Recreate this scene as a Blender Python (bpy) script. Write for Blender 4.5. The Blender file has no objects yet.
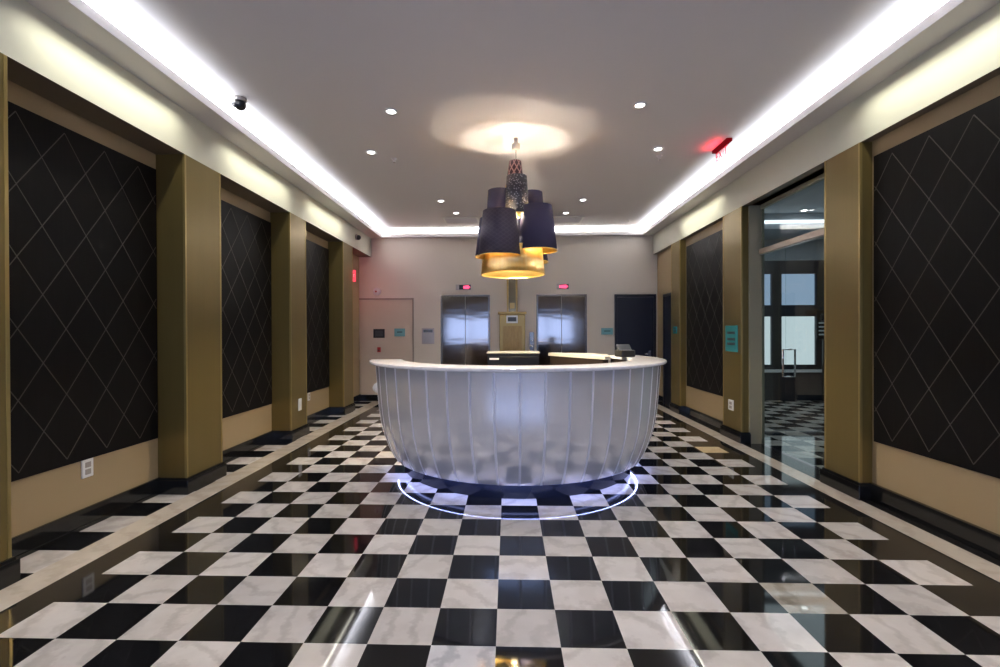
import bpy, bmesh, math, random
from math import sin, cos, pi, radians
from mathutils import Vector, Matrix
random.seed(7)
SC = bpy.context.scene
COL = SC.collection

# ------------------------------------------------------------------ camera, world, exposure, large lights
H = 1.46
cd = bpy.data.cameras.new('camera'); cam = bpy.data.objects.new('camera', cd); COL.objects.link(cam); SC.camera = cam
YAW, PITCH, ROLL = radians(1.9105), radians(-0.2794), radians(0.2338)
cy, sy, cp, sp, cr, sr = cos(YAW), sin(YAW), cos(PITCH), sin(PITCH), cos(ROLL), sin(ROLL)
RZ = Matrix(((cy, -sy, 0), (sy, cy, 0), (0, 0, 1))); RX = Matrix(((1, 0, 0), (0, cp, -sp), (0, sp, cp))); RY = Matrix(((cr, 0, sr), (0, 1, 0), (-sr, 0, cr)))
R = RZ @ RX @ RY
M3 = Matrix((R.col[0], R.col[2], -R.col[1])).transposed()
cam.matrix_world = Matrix.Translation((0, 0, H)) @ M3.to_4x4()
cd.sensor_width = 36; cd.sensor_fit = 'HORIZONTAL'; cd.lens = 36 * 0.47755
cd.shift_x = 0.00764; cd.shift_y = 0.0016; cd.clip_start = 0.05; cd.clip_end = 60
SC.view_settings.view_transform = 'Standard'; SC.view_settings.look = 'None'
SC.view_settings.gamma = 1; SC.view_settings.use_curve_mapping = False; SC.view_settings.exposure = 0.35
w = bpy.data.worlds.new('world'); SC.world = w; w.use_nodes = True
w.node_tree.nodes['Background'].inputs[0].default_value = (0.25, 0.38, 0.8, 1)
w.node_tree.nodes['Background'].inputs[1].default_value = 0.5


def light(name, kind, loc, energy, color, size=None, aim=None, **kw):
    d = bpy.data.lights.new(name, kind); d.energy = energy; d.color = color
    if size and kind == 'AREA':
        d.shape = 'RECTANGLE'; d.size, d.size_y = size
    for k, v in kw.items():
        setattr(d, k, v)
    o = bpy.data.objects.new(name, d); COL.objects.link(o); o.location = loc
    if aim is not None:
        z = -Vector(aim).normalized()
        x = Vector((0, 1, 0)) if abs(z.y) < 0.9 else Vector((1, 0, 0))
        y = z.cross(x).normalized(); x = y.cross(z)
        o.matrix_world = Matrix.Translation(loc) @ Matrix((x, y, z)).transposed().to_4x4()
    return o

XL, XR = -2.94, 3.06          # faces of the pillars and valances
XC = 0.06
YB, YF = 10.2, -3.0           # back and front wall
ZS, ZC, ZV = 3.50, 3.665, 3.10
EL, ER, EB = -2.685, 2.825, 10.09   # cove lips
COOL = (0.87, 0.93, 1.0); WARM = (1.0, 0.98, 0.84)
# cove strips (lie in the troughs, shine up)
light('cove_light', 'AREA', (-2.82, 3.6, 3.535), 220, COOL, (13.0, 0.09), (0.25, 0, 1))
light('cove_light', 'AREA', (2.96, 3.6, 3.535), 220, COOL, (13.0, 0.09), (-0.25, 0, 1))
light('cove_light', 'AREA', (0.07, 10.16, 3.535), 100, COOL, (0.06, 5.5), (0, -0.25, 1))
# wall washers tucked under the soffit, one run per bay
BAYS_L = [(-1.4, 0.1), (0.65, 2.2), (2.76, 4.26), (4.80, 6.36), (6.86, 8.43)]
BAYS_R = [(-1.4, 0.1), (0.65, 2.2), (2.70, 4.24), (6.876, 8.55)]
for a, b in BAYS_L:
    light('wall_washer', 'AREA', (XL + 0.19, (a + b) / 2, 3.48), 4.6, WARM, (b - a - 0.15, 0.03), (-0.2, 0, -0.98), spread=radians(135))
for a, b in BAYS_R:
    light('wall_washer', 'AREA', (XR - 0.19, (a + b) / 2, 3.48), 4.6, WARM, (b - a - 0.15, 0.03), (0.2, 0, -0.98), spread=radians(135))
# daylight at the entrance glazing behind the camera
light('daylight', 'AREA', (0.05, -3.35, 1.62), 150, (0.42, 0.52, 1.0), (6.3, 1.35), (0, 1, 0))
# annex room
light('annex_light', 'AREA', (5.6, 7.4, 3.55), 42, (0.85, 0.92, 1.0), (3.0, 2.4), (0, 0, -1))

# ------------------------------------------------------------------ materials
MATS = {}


def mat(name, color, rough=0.5, metal=0.0, spec=0.5, coat=0.0, coat_rough=0.03, emit=None, strength=0.0, bump=None, noise=None, alpha=None, trans=0.0):
    m = bpy.data.materials.new(name); m.use_nodes = True; nt = m.node_tree; b = nt.nodes['Principled BSDF']
    b.inputs['Base Color'].default_value = (*color, 1); b.inputs['Roughness'].default_value = rough
    b.inputs['Metallic'].default_value = metal; b.inputs['Specular IOR Level'].default_value = spec
    b.inputs['Coat Weight'].default_value = coat; b.inputs['Coat Roughness'].default_value = coat_rough
    b.inputs['Transmission Weight'].default_value = trans
    if emit:
        b.inputs['Emission Color'].default_value = (*emit, 1); b.inputs['Emission Strength'].default_value = strength
    tc = nt.nodes.new('ShaderNodeTexCoord')
    if noise:                     # (scale vector, amount): gentle tone variation
        sc, amt = noise
        mp = nt.nodes.new('ShaderNodeMapping'); mp.inputs['Scale'].default_value = sc
        n = nt.nodes.new('ShaderNodeTexNoise'); n.inputs['Detail'].default_value = 4; n.inputs['Scale'].default_value = 1
        r = nt.nodes.new('ShaderNodeMix'); r.data_type = 'RGBA'
        r.inputs[6].default_value = (*[c * (1 - amt) for c in color], 1); r.inputs[7].default_value = (*[min(1, c * (1 + amt)) for c in color], 1)
        nt.links.new(tc.outputs['Object'], mp.inputs[0]); nt.links.new(mp.outputs[0], n.inputs[0])
        nt.links.new(n.outputs[0], r.inputs[0]); nt.links.new(r.outputs[2], b.inputs['Base Color'])
    if bump:                      # (scale vector, strength, distance)
        sc, st, di = bump
        mp = nt.nodes.new('ShaderNodeMapping'); mp.inputs['Scale'].default_value = sc
        n = nt.nodes.new('ShaderNodeTexNoise'); n.inputs['Detail'].default_value = 2; n.inputs['Scale'].default_value = 1
        bp = nt.nodes.new('ShaderNodeBump'); bp.inputs['Strength'].default_value = st; bp.inputs['Distance'].default_value = di
        nt.links.new(tc.outputs['Object'], mp.inputs[0]); nt.links.new(mp.outputs[0], n.inputs[0])
        nt.links.new(n.outputs[0], bp.inputs['Height']); nt.links.new(bp.outputs[0], b.inputs['Normal'])
    MATS[name] = m
    return m


def marble(name, base, vein, vein2, rough=0.03, vscale=1.0, amount=1.0):
    """Marble whose veins shift from slab to slab (face attribute 'slab')."""
    m = bpy.data.materials.new(name); m.use_nodes = True; nt = m.node_tree; N = nt.nodes; L = nt.links
    b = N['Principled BSDF']; b.inputs['Roughness'].default_value = rough; b.inputs['Specular IOR Level'].default_value = 0.34
    tc = N.new('ShaderNodeTexCoord'); at = N.new('ShaderNodeAttribute'); at.attribute_name = 'slab'
    ad = N.new('ShaderNodeVectorMath'); ad.operation = 'MULTIPLY_ADD'; ad.inputs[1].default_value = (37, 53, 11)
    L.new(at.outputs['Color'], ad.inputs[0]); L.new(tc.outputs['Object'], ad.inputs[2])
    ro = N.new('ShaderNodeVectorRotate'); ro.rotation_type = 'Z_AXIS'
    mu = N.new('ShaderNodeMath'); mu.operation = 'MULTIPLY'; mu.inputs[1].default_value = 6.3
    sx = N.new('ShaderNodeSeparateColor'); L.new(at.outputs['Color'], sx.inputs[0]); L.new(sx.outputs[0], mu.inputs[0]); L.new(mu.outputs[0], ro.inputs['Angle'])
    L.new(ad.outputs[0], ro.inputs['Vector'])
    wv = N.new('ShaderNodeTexWave'); wv.inputs['Scale'].default_value = 1.6 * vscale; wv.inputs['Distortion'].default_value = 9; wv.inputs['Detail'].default_value = 5
    wv.inputs['Detail Scale'].default_value = 1.6; wv.inputs['Detail Roughness'].default_value = 0.65
    L.new(ro.outputs[0], wv.inputs['Vector'])
    rp = N.new('ShaderNodeValToRGB'); rp.color_ramp.elements[0].position = 0.0; rp.color_ramp.elements[1].position = 0.45
    rp.color_ramp.elements[0].color = (*vein, 1); rp.color_ramp.elements[1].color = (*base, 1)
    L.new(wv.outputs[1], rp.inputs[0])
    no = N.new('ShaderNodeTexNoise'); no.inputs['Scale'].default_value = 7 * vscale; no.inputs['Detail'].default_value = 6; L.new(ro.outputs[0], no.inputs[0])
    r2 = N.new('ShaderNodeValToRGB'); r2.color_ramp.elements[0].position = 0.38; r2.color_ramp.elements[1].position = 0.62
    r2.color_ramp.elements[0].color = (*vein2, 1); r2.color_ramp.elements[1].color = (*base, 1); L.new(no.outputs[0], r2.inputs[0])
    mx = N.new('ShaderNodeMix'); mx.data_type = 'RGBA'; mx.inputs[0].default_value = 0.5; L.new(rp.outputs[0], mx.inputs[6]); L.new(r2.outputs[0], mx.inputs[7])
    hs = N.new('ShaderNodeHueSaturation'); mr = N.new('ShaderNodeMapRange'); mr.inputs[3].default_value = 1 - 0.12 * amount; mr.inputs[4].default_value = 1 + 0.1 * amount
    L.new(sx.outputs[1], mr.inputs[0]); L.new(mr.outputs[0], hs.inputs['Value']); L.new(mx.outputs[2], hs.inputs['Color'])
    L.new(hs.outputs[0], b.inputs['Base Color'])
    MATS[name] = m
    return m


def emitter(name, color, strength):
    m = bpy.data.materials.new(name); m.use_nodes = True; nt = m.node_tree; nt.nodes.clear()
    e = nt.nodes.new('ShaderNodeEmission'); e.inputs[0].default_value = (*color, 1); e.inputs[1].default_value = strength
    o = nt.nodes.new('ShaderNodeOutputMaterial'); nt.links.new(e.outputs[0], o.inputs[0]); MATS[name] = m
    return m


def glass(name, tint, ior=1.45, rough=0.0):
    m = bpy.data.materials.new(name); m.use_nodes = True; nt = m.node_tree; nt.nodes.clear()
    t = nt.nodes.new('ShaderNodeBsdfTransparent'); t.inputs[0].default_value = (*tint, 1)
    g = nt.nodes.new('ShaderNodeBsdfGlossy'); g.inputs['Roughness'].default_value = rough
    lw = nt.nodes.new('ShaderNodeLayerWeight'); pw = nt.nodes.new('ShaderNodeMath'); pw.operation = 'POWER'; pw.inputs[1].default_value = 5
    nt.links.new(lw.outputs['Facing'], pw.inputs[0]); f = nt.nodes.new('ShaderNodeMath'); f.operation = 'MULTIPLY_ADD'
    r0 = ((ior - 1) / (ior + 1)) ** 2; f.inputs[1].default_value = 1 - r0; f.inputs[2].default_value = r0; nt.links.new(pw.outputs[0], f.inputs[0])
    x = nt.nodes.new('ShaderNodeMixShader'); o = nt.nodes.new('ShaderNodeOutputMaterial')
    nt.links.new(f.outputs[0], x.inputs[0]); nt.links.new(t.outputs[0], x.inputs[1]); nt.links.new(g.outputs[0], x.inputs[2]); nt.links.new(x.outputs[0], o.inputs[0])
    MATS[name] = m
    return m


marble('white_marble', (0.66, 0.61, 0.565), (0.44, 0.39, 0.35), (0.54, 0.49, 0.445))
marble('brown_marble', (0.50, 0.45, 0.37), (0.22, 0.18, 0.13), (0.36, 0.31, 0.24))
marble('yellow_marble', (0.66, 0.50, 0.28), (0.58, 0.42, 0.22), (0.62, 0.46, 0.26))
marble('grey_marble', (0.62, 0.60, 0.60), (0.25, 0.25, 0.28), (0.5, 0.48, 0.48))
marble('black_marble', (0.008, 0.008, 0.009), (0.012, 0.012, 0.014), (0.007, 0.007, 0.008), rough=0.05)
marble('border_marble', (0.016, 0.0145, 0.0135), (0.022, 0.02, 0.019), (0.013, 0.012, 0.011), rough=0.06)
marble('curb_marble', (0.56, 0.49, 0.40), (0.44, 0.37, 0.29), (0.48, 0.41, 0.33), rough=0.06)
mat('ceiling_paint', (0.74, 0.71, 0.735), 0.6, noise=((0.8, 0.8, 0.8), 0.02))
mat('soffit_paint', (0.58, 0.545, 0.52), 0.55)
mat('valance_paint', (0.66, 0.65, 0.53), 0.5, noise=((1, 1, 1), 0.02))
mat('wall_paint', (0.34, 0.25, 0.135), 0.55, noise=((2, 2, 2), 0.03))
mat('back_paint', (0.63, 0.56, 0.465), 0.5, noise=((1.5, 1.5, 1.5), 0.03))
mat('service_paint', (0.60, 0.50, 0.39), 0.45, noise=((1.5, 1.5, 1.5), 0.03))
mat('gold_paint', (0.195, 0.142, 0.045), 0.38, 0.55, noise=((40, 40, 0.7), 0.06))
mat('gold_edge', (0.36, 0.27, 0.10), 0.3, 0.7)
mat('plinth_black', (0.008, 0.008, 0.008), 0.12, spec=0.5)
mat('panel_wood', (0.0045, 0.0035, 0.0035), 0.5, spec=0.12, noise=((60, 60, 1.2), 0.45))
mat('panel_line', (0.062, 0.055, 0.045), 0.4, 0.3)
mat('steel', (0.27, 0.23, 0.20), 0.09, 1.0, bump=((0.8, 0.8, 4.0), 0.12, 0.02), noise=((90, 90, 0.5), 0.10))
mat('steel_frame', (0.24, 0.21, 0.18), 0.25, 1.0)
mat('chrome', (0.75, 0.75, 0.76), 0.12, 1.0)
mat('dark_door_paint', (0.010, 0.011, 0.022), 0.35)
mat('dark_frame', (0.012, 0.012, 0.02), 0.3)
mat('brass', (0.40, 0.27, 0.10), 0.36, 1.0, noise=((8, 8, 3), 0.12))
mat('brass_dark', (0.34, 0.20, 0.07), 0.35, 0.9, noise=((30, 30, 10), 0.25))
mat('brass_glass', (0.30, 0.26, 0.16), 0.15, 0.6)
mat('desk_silver', (0.93, 0.92, 0.95), 0.21, 0.5, noise=((1.5, 1.5, 1.5), 0.03))
mat('desk_rib', (0.85, 0.84, 0.90), 0.3, 0.1)
marble('counter_marble', (0.90, 0.87, 0.85), (0.80, 0.76, 0.74), (0.84, 0.81, 0.79), rough=0.1, vscale=1.5)
mat('desk_inner', (0.028, 0.018, 0.012), 0.5, spec=0.3)
mat('cream_laminate', (0.70, 0.63, 0.50), 0.4)
mat('kick_black', (0.010, 0.012, 0.02), 0.15)
mat('black_plastic', (0.012, 0.012, 0.013), 0.35)
mat('dark_grey_plastic', (0.05, 0.055, 0.06), 0.4)
mat('charcoal_laminate', (0.004, 0.0045, 0.007), 0.4, spec=0.25)
mat('white_plastic', (0.80, 0.79, 0.78), 0.35)
mat('teal_acrylic', (0.05, 0.30, 0.30), 0.25)
mat('pale_teal_acrylic', (0.16, 0.36, 0.38), 0.25)
mat('dark_ink', (0.01, 0.04, 0.05), 0.5)
mat('light_ink', (0.55, 0.6, 0.6), 0.5)
mat('frame_taupe', (0.30, 0.25, 0.20), 0.4)
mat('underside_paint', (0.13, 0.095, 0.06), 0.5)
mat('grey_plate', (0.40, 0.36, 0.34), 0.35, 0.5)
mat('red_plastic', (0.35, 0.015, 0.01), 0.4)
mat('shade_navy', (0.035, 0.029, 0.072), 0.75)
mat('shade_print', (0.05, 0.035, 0.055), 0.7)
mat('shade_gold', (0.95, 0.66, 0.20), 0.32, 1.0, bump=((14, 14, 14), 0.25, 0.02))
mat('annex_paint', (0.42, 0.46, 0.50), 0.6)
mat('annex_dark', (0.012, 0.013, 0.022), 0.35)
mat('white_sill', (0.75, 0.77, 0.8), 0.4)
mat('vent_paint', (0.72, 0.69, 0.74), 0.5)
mat('beige_frame', (0.50, 0.42, 0.34), 0.35, 0.3)
mat('jamb_grey', (0.32, 0.30, 0.21), 0.45, 0.2)
mat('front_paint', (0.30, 0.24, 0.17), 0.6)
glass('clear_glass', (0.80, 0.86, 0.85))
glass('sign_acrylic', (0.95, 0.93, 0.93), 1.3)
emitter('led_blue', (0.36, 0.44, 1.0), 32)
emitter('downlight_glow', (1.0, 0.95, 0.95), 14)
emitter('red_glow', (1.0, 0.02, 0.04), 0.12)
emitter('sign_red', (1.0, 0.08, 0.12), 0.9)
emitter('indicator_red', (1.0, 0.08, 0.18), 1.6)
emitter('bulb_glow', (1.0, 0.74, 0.38), 40)
emitter('pane_blue', (0.36, 0.47, 0.66), 0.75)
emitter('pane_white', (0.72, 0.80, 0.86), 0.85)
emitter('annex_strip_glow', (0.85, 0.9, 1.0), 2.0)

# printed shade: pale fleck pattern over dark fabric
def fleck(name, dark, pale, scale, thresh, lattice=False):
    m = bpy.data.materials.new(name); m.use_nodes = True; nt = m.node_tree; N = nt.nodes; L = nt.links; b = N['Principled BSDF']
    b.inputs['Roughness'].default_value = 0.6
    tc = N.new('ShaderNodeTexCoord'); r = N.new('ShaderNodeValToRGB'); r.color_ramp.interpolation = 'LINEAR'
    if lattice:
        sp_ = N.new('ShaderNodeSeparateXYZ'); L.new(tc.outputs['UV'], sp_.inputs[0])
        outs = []
        for sgn in (1, -1):
            a = N.new('ShaderNodeMath'); a.operation = 'MULTIPLY_ADD'; a.inputs[1].default_value = sgn; L.new(sp_.outputs[0], a.inputs[0]); L.new(sp_.outputs[1], a.inputs[2])
            s = N.new('ShaderNodeMath'); s.operation = 'MULTIPLY'; s.inputs[1].default_value = scale; L.new(a.outputs[0], s.inputs[0])
            q = N.new('ShaderNodeMath'); q.operation = 'SINE'; L.new(s.outputs[0], q.inputs[0])
            ab = N.new('ShaderNodeMath'); ab.operation = 'ABSOLUTE'; L.new(q.outputs[0], ab.inputs[0]); outs.append(ab)
        mn = N.new('ShaderNodeMath'); mn.operation = 'MINIMUM'; L.new(outs[0].outputs[0], mn.inputs[0]); L.new(outs[1].outputs[0], mn.inputs[1])
        L.new(mn.outputs[0], r.inputs[0]); r.color_ramp.elements[0].position = thresh; r.color_ramp.elements[1].position = thresh + 0.12
        r.color_ramp.elements[0].color = (*pale, 1); r.color_ramp.elements[1].color = (*dark, 1)
    else:
        v = N.new('ShaderNodeTexVoronoi'); v.inputs['Scale'].default_value = scale; L.new(tc.outputs['Object'], v.inputs[0])
        L.new(v.outputs['Distance'], r.inputs[0]); r.color_ramp.elements[0].position = thresh; r.color_ramp.elements[1].position = thresh + 0.1
        r.color_ramp.elements[0].color = (*pale, 1); r.color_ramp.elements[1].color = (*dark, 1)
    L.new(r.outputs[0], b.inputs['Base Color']); MATS[name] = m


fleck('shade_lattice', (0.045, 0.02, 0.035), (0.42, 0.26, 0.27), 26, 0.30, True)
fleck('shade_sparkle', (0.022, 0.024, 0.04), (0.22, 0.23, 0.28), 48, 0.26)
fleck('shade_grid', (0.050, 0.038, 0.062), (0.072, 0.056, 0.080), 62, 0.30, True)
m = bpy.data.materials.new('shade_glow'); m.use_nodes = True; nt = m.node_tree; pb = nt.nodes['Principled BSDF']; pb.inputs['Base Color'].default_value = (0.95, 0.7, 0.28, 1)
pb.inputs['Metallic'].default_value = 1; pb.inputs['Roughness'].default_value = 0.35
tl = nt.nodes.new('ShaderNodeBsdfTranslucent'); tl.inputs[0].default_value = (1.0, 0.88, 0.58, 1); mx = nt.nodes.new('ShaderNodeMixShader')
wv = nt.nodes.new('ShaderNodeTexNoise'); wv.inputs['Scale'].default_value = 1; mp = nt.nodes.new('ShaderNodeMapping'); mp.inputs['Scale'].default_value = (30, 30, 2); tc = nt.nodes.new('ShaderNodeTexCoord')
mr = nt.nodes.new('ShaderNodeMapRange'); mr.inputs[1].default_value = 0.3; mr.inputs[2].default_value = 0.7; mr.inputs[3].default_value = 0.25; mr.inputs[4].default_value = 0.75
nt.links.new(tc.outputs['Object'], mp.inputs[0]); nt.links.new(mp.outputs[0], wv.inputs[0]); nt.links.new(wv.outputs[0], mr.inputs[0]); nt.links.new(mr.outputs[0], mx.inputs[0])
nt.links.new(pb.outputs[0], mx.inputs[1]); nt.links.new(tl.outputs[0], mx.inputs[2]); nt.links.new(mx.outputs[0], nt.nodes['Material Output'].inputs[0]); MATS['shade_glow'] = m

# ------------------------------------------------------------------ mesh helpers

def box(bm, x0, x1, y0, y1, z0, z1, mi=0):
    v = [bm.verts.new(p) for p in ((x0, y0, z0), (x1, y0, z0), (x1, y1, z0), (x0, y1, z0), (x0, y0, z1), (x1, y0, z1), (x1, y1, z1), (x0, y1, z1))]
    for q in ((0, 3, 2, 1), (4, 5, 6, 7), (0, 1, 5, 4), (1, 2, 6, 5), (2, 3, 7, 6), (3, 0, 4, 7)):
        f = bm.faces.new([v[i] for i in q]); f.material_index = mi
    return bm


def prism(bm, pts, z0, z1, mi=0):
    lo = [bm.verts.new((x, y, z0)) for x, y in pts]; hi = [bm.verts.new((x, y, z1)) for x, y in pts]
    n = len(pts); fs = [bm.faces.new(lo[::-1]), bm.faces.new(hi)]
    for i in range(n):
        fs.append(bm.faces.new([lo[i], lo[(i + 1) % n], hi[(i + 1) % n], hi[i]]))
    for f in fs:
        f.material_index = mi


def lathe(bm, prof, seg=48, cx=0, cy_=0, closed=True, uv=None, mi=0):
    """Revolve a closed profile [(r, z)...] round the vertical through (cx, cy_)."""
    rings = []
    for k in range(seg):
        a = 2 * pi * k / seg
        rings.append([bm.verts.new((cx + r * cos(a), cy_ + r * sin(a), z)) for r, z in prof])
    n = len(prof); rng = n if closed else n - 1
    layer = bm.loops.layers.uv.verify() if uv else None
    for k in range(seg):
        A, B = rings[k], rings[(k + 1) % seg]
        for i in range(rng):
            j = (i + 1) % n
            try:
                f = bm.faces.new([A[i], B[i], B[j], A[j]]); f.smooth = True; f.material_index = mi
                if layer:
                    for lp, (kk, ii) in zip(f.loops, ((k, i), (k + 1, i), (k + 1, j), (k, j))):
                        lp[layer].uv = (kk / seg * uv, prof[ii][1] * uv / 0.9)
            except ValueError:
                pass


def disc_lathe(bm, prof, seg=32, cx=0, cy_=0, mi=0):
    """Solid of revolution: profile starts and ends on the axis (r=0 allowed)."""
    rings = []
    for r, z in prof:
        if r < 1e-6:
            rings.append([bm.verts.new((cx, cy_, z))])
        else:
            rings.append([bm.verts.new((cx + r * cos(2 * pi * k / seg), cy_ + r * sin(2 * pi * k / seg), z)) for k in range(seg)])
    for a, b in zip(rings, rings[1:]):
        for k in range(seg):
            k2 = (k + 1) % seg
            if len(a) == 1 and len(b) == 1:
                continue
            if len(a) == 1:
                f = bm.faces.new([a[0], b[k], b[k2]])
            elif len(b) == 1:
                f = bm.faces.new([a[k], b[0], a[k2]])
            else:
                f = bm.faces.new([a[k], b[k], b[k2], a[k2]])
            f.smooth = True; f.material_index = mi


def tube(bm, pts, r, seg=10, mi=0):
    pts = [Vector(p) for p in pts]; rings = []
    for i, p in enumerate(pts):
        d = (pts[min(i + 1, len(pts) - 1)] - pts[max(i - 1, 0)]).normalized()
        a = d.orthogonal().normalized() if i == 0 else (rings_a - d * rings_a.dot(d)).normalized()
        rings_a = a; b = d.cross(a)
        rings.append([bm.verts.new(p + a * (r * cos(2 * pi * k / seg)) + b * (r * sin(2 * pi * k / seg))) for k in range(seg)])
    for A, B in zip(rings, rings[1:]):
        for k in range(seg):
            f = bm.faces.new([A[k], A[(k + 1) % seg], B[(k + 1) % seg], B[k]]); f.smooth = True; f.material_index = mi
    bm.faces.new(rings[0][::-1]); bm.faces.new(rings[-1])


def obj(name, bm, m, parent=None, bevel=0, label=None):
    bmesh.ops.recalc_face_normals(bm, faces=bm.faces)
    me = bpy.data.meshes.new(name); bm.to_mesh(me); bm.free()
    for x in (m if isinstance(m, (list, tuple)) else [m]):
        me.materials.append(MATS[x])
    o = bpy.data.objects.new(name, me); COL.objects.link(o)
    if parent:
        o.parent = parent
    if bevel:
        b = o.modifiers.new('bevel', 'BEVEL'); b.width = bevel; b.segments = 2; b.limit_method = 'ANGLE'; b.harden_normals = False
    if label:
        o['label'] = label
    return o


def centre(o):
    """Put the object's origin at the middle of its base, keeping it in place (mesh, no parent)."""
    vs = [v.co for v in o.data.vertices]
    c = Vector(((min(v.x for v in vs) + max(v.x for v in vs)) / 2, (min(v.y for v in vs) + max(v.y for v in vs)) / 2, min(v.z for v in vs)))
    o.data.transform(Matrix.Translation(-c)); o.location = c
    return o


def nb():
    return bmesh.new()


def bx(*a):
    b = nb(); box(b, *a); return b


def tag(o, label, cat, group=None):
    o['label'] = label; o['category'] = cat
    if group:
        o['group'] = group
    return o


def thing(name, label, cat, loc=(0, 0, 0), group=None, rotz=0):
    o = bpy.data.objects.new(name, None); COL.objects.link(o); o.location = loc; o.rotation_euler = (0, 0, rotz); o.empty_display_size = 0.1
    return tag(o, label, cat, group)


def struct(name, bm, m, parent=None, bevel=0):
    o = obj(name, bm, m, parent, bevel)
    if not parent:
        o['kind'] = 'structure'
    return o


def text_mesh(name, body, size, m, mw, parent, extrude=0.002, space=1.0):
    cu = bpy.data.curves.new(name, 'FONT'); cu.body = body; cu.size = size; cu.extrude = extrude; cu.align_x = 'CENTER'; cu.align_y = 'CENTER'; cu.space_character = space
    t = bpy.data.objects.new(name, cu); COL.objects.link(t)
    bpy.context.view_layer.update()
    me = bpy.data.meshes.new_from_object(t); bpy.data.objects.remove(t); me.transform(mw); me.materials.append(MATS[m])
    o = bpy.data.objects.new(name, me); COL.objects.link(o); o.parent = parent
    return o


# ------------------------------------------------------------------ floor
T = 0.3025; GX, GY = -0.0635, 2.215
FM = ['white_marble', 'black_marble', 'border_marble', 'curb_marble', 'brown_marble', 'yellow_marble', 'grey_marble']
bm = nb(); slab = bm.faces.layers.int.new('sid')


def quad(x0, x1, y0, y1, mi, z=0.0):
    if x1 - x0 < 1e-4 or y1 - y0 < 1e-4:
        return
    f = bm.faces.new([bm.verts.new(p) for p in ((x0, y0, z), (x1, y0, z), (x1, y1, z), (x0, y1, z))]); f.material_index = mi


j0, j1 = math.floor((YF - GY) / T), math.ceil((YB - GY) / T)
BXL, BXR = GX - 8 * T, GX + 9 * T
CLi, CLo, CRi, CRo = -2.681, -2.906, 2.845, 3.035
SPECIAL = {(5, 1): 4, (8, 12): 5, (-1, -1): 6}
for j in range(j0, j1):
    y0, y1 = max(YF, GY + j * T), min(YB, GY + (j + 1) * T)
    for i in range(-8, 9):
        mi = SPECIAL.get((i, j), 0 if (i + j) % 2 == 0 else 1)
        quad(GX + i * T, GX + (i + 1) * T, y0, y1, mi)
    quad(-3.35, CLo, y0, y1, 0 if j % 2 == 0 else 1)
y = YF; n = 0
while y < YB:                       # curb slabs and border strips
    y1 = min(YB, y + 1.22)
    quad(CLo, CLi, y, y1, 3); quad(CRi, CRo, y, y1, 3); quad(CLi, BXL, y, y1, 2); quad(BXR, CRi, y, y1, 2)
    y = y1
quad(CRo, 3.33, YF, YB, 2)
me_faces = len(bm.faces)
me = bpy.data.meshes.new('floor'); bm.to_mesh(me); bm.free()
at = me.attributes.new('slab', 'FLOAT_COLOR', 'CORNER')
rnd = [(random.random(), random.random(), random.random(), 1) for _ in me.polygons]
for p in me.polygons:
    for li in p.loop_indices:
        at.data[li].color = rnd[p.index]
for x in FM:
    me.materials.append(MATS[x])
fl = bpy.data.objects.new('floor', me); COL.objects.link(fl); fl['kind'] = 'structure'

# ------------------------------------------------------------------ ceiling, coves, walls
YX0 = YF
struct('ceiling', bx(-3.4, 3.5, YF - 0.2, YB + 0.2, ZC, ZC + 0.15), 'ceiling_paint')
# soffit boards with an upstanding lip that hides the strips
b = nb(); prism(b, [(XL - 0.3, YF), (EL, YF), (EL, EB), (XL - 0.3, EB)], ZS, ZS + 0.02); prism(b, [(EL - 0.02, YF), (EL, YF), (EL, EB), (EL - 0.02, EB)], ZS + 0.02, ZS + 0.075)
struct('trim_1', b, 'soffit_paint')
b = nb(); prism(b, [(ER, YF), (XR + 0.3, YF), (XR + 0.3, EB), (ER, EB)], ZS, ZS + 0.02); prism(b, [(ER, YF), (ER + 0.02, YF), (ER + 0.02, EB), (ER, EB)], ZS + 0.02, ZS + 0.075)
struct('trim_2', b, 'soffit_paint')
b = nb(); prism(b, [(-3.3, EB), (3.4, EB), (3.4, YB), (-3.3, YB)], ZS, ZS + 0.02); prism(b, [(EL - 0.02, EB), (ER + 0.02, EB), (ER + 0.02, EB + 0.02), (EL - 0.02, EB + 0.02)], ZS + 0.02, ZS + 0.075)
struct('trim_3', b, 'soffit_paint')
# valances
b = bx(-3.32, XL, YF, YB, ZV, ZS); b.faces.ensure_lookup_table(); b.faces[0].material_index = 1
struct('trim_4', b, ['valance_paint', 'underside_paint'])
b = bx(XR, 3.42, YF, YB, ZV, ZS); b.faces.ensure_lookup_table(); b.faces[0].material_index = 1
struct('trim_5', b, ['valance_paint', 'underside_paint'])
# side walls
struct('wall_left', bx(-3.5, -3.21, YF, YB, 0, ZC), 'wall_paint')
b = nb(); box(b, 3.15, 3.33, YF, 4.71, 0, ZC); box(b, 3.15, 3.33, 6.34, YB, 0, ZC); box(b, 3.15, 3.33, 4.71, 6.34, ZV, ZC)
struct('wall_right', b, 'wall_paint')
struct('wall_back', bx(-3.5, 3.6, YB, YB + 0.2, 0, ZC + 0.1), 'back_paint')
b = nb(); box(b, -3.5, -3.1, YF - 0.2, YF, 0, ZC); box(b, 3.2, 3.6, YF - 0.2, YF, 0, ZC); box(b, -3.1, 3.2, YF - 0.2, YF, 2.3, ZC); box(b, -3.1, 3.2, YF - 0.2, YF, 0, 0.95)
struct('wall_front', b, 'front_paint')
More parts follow.
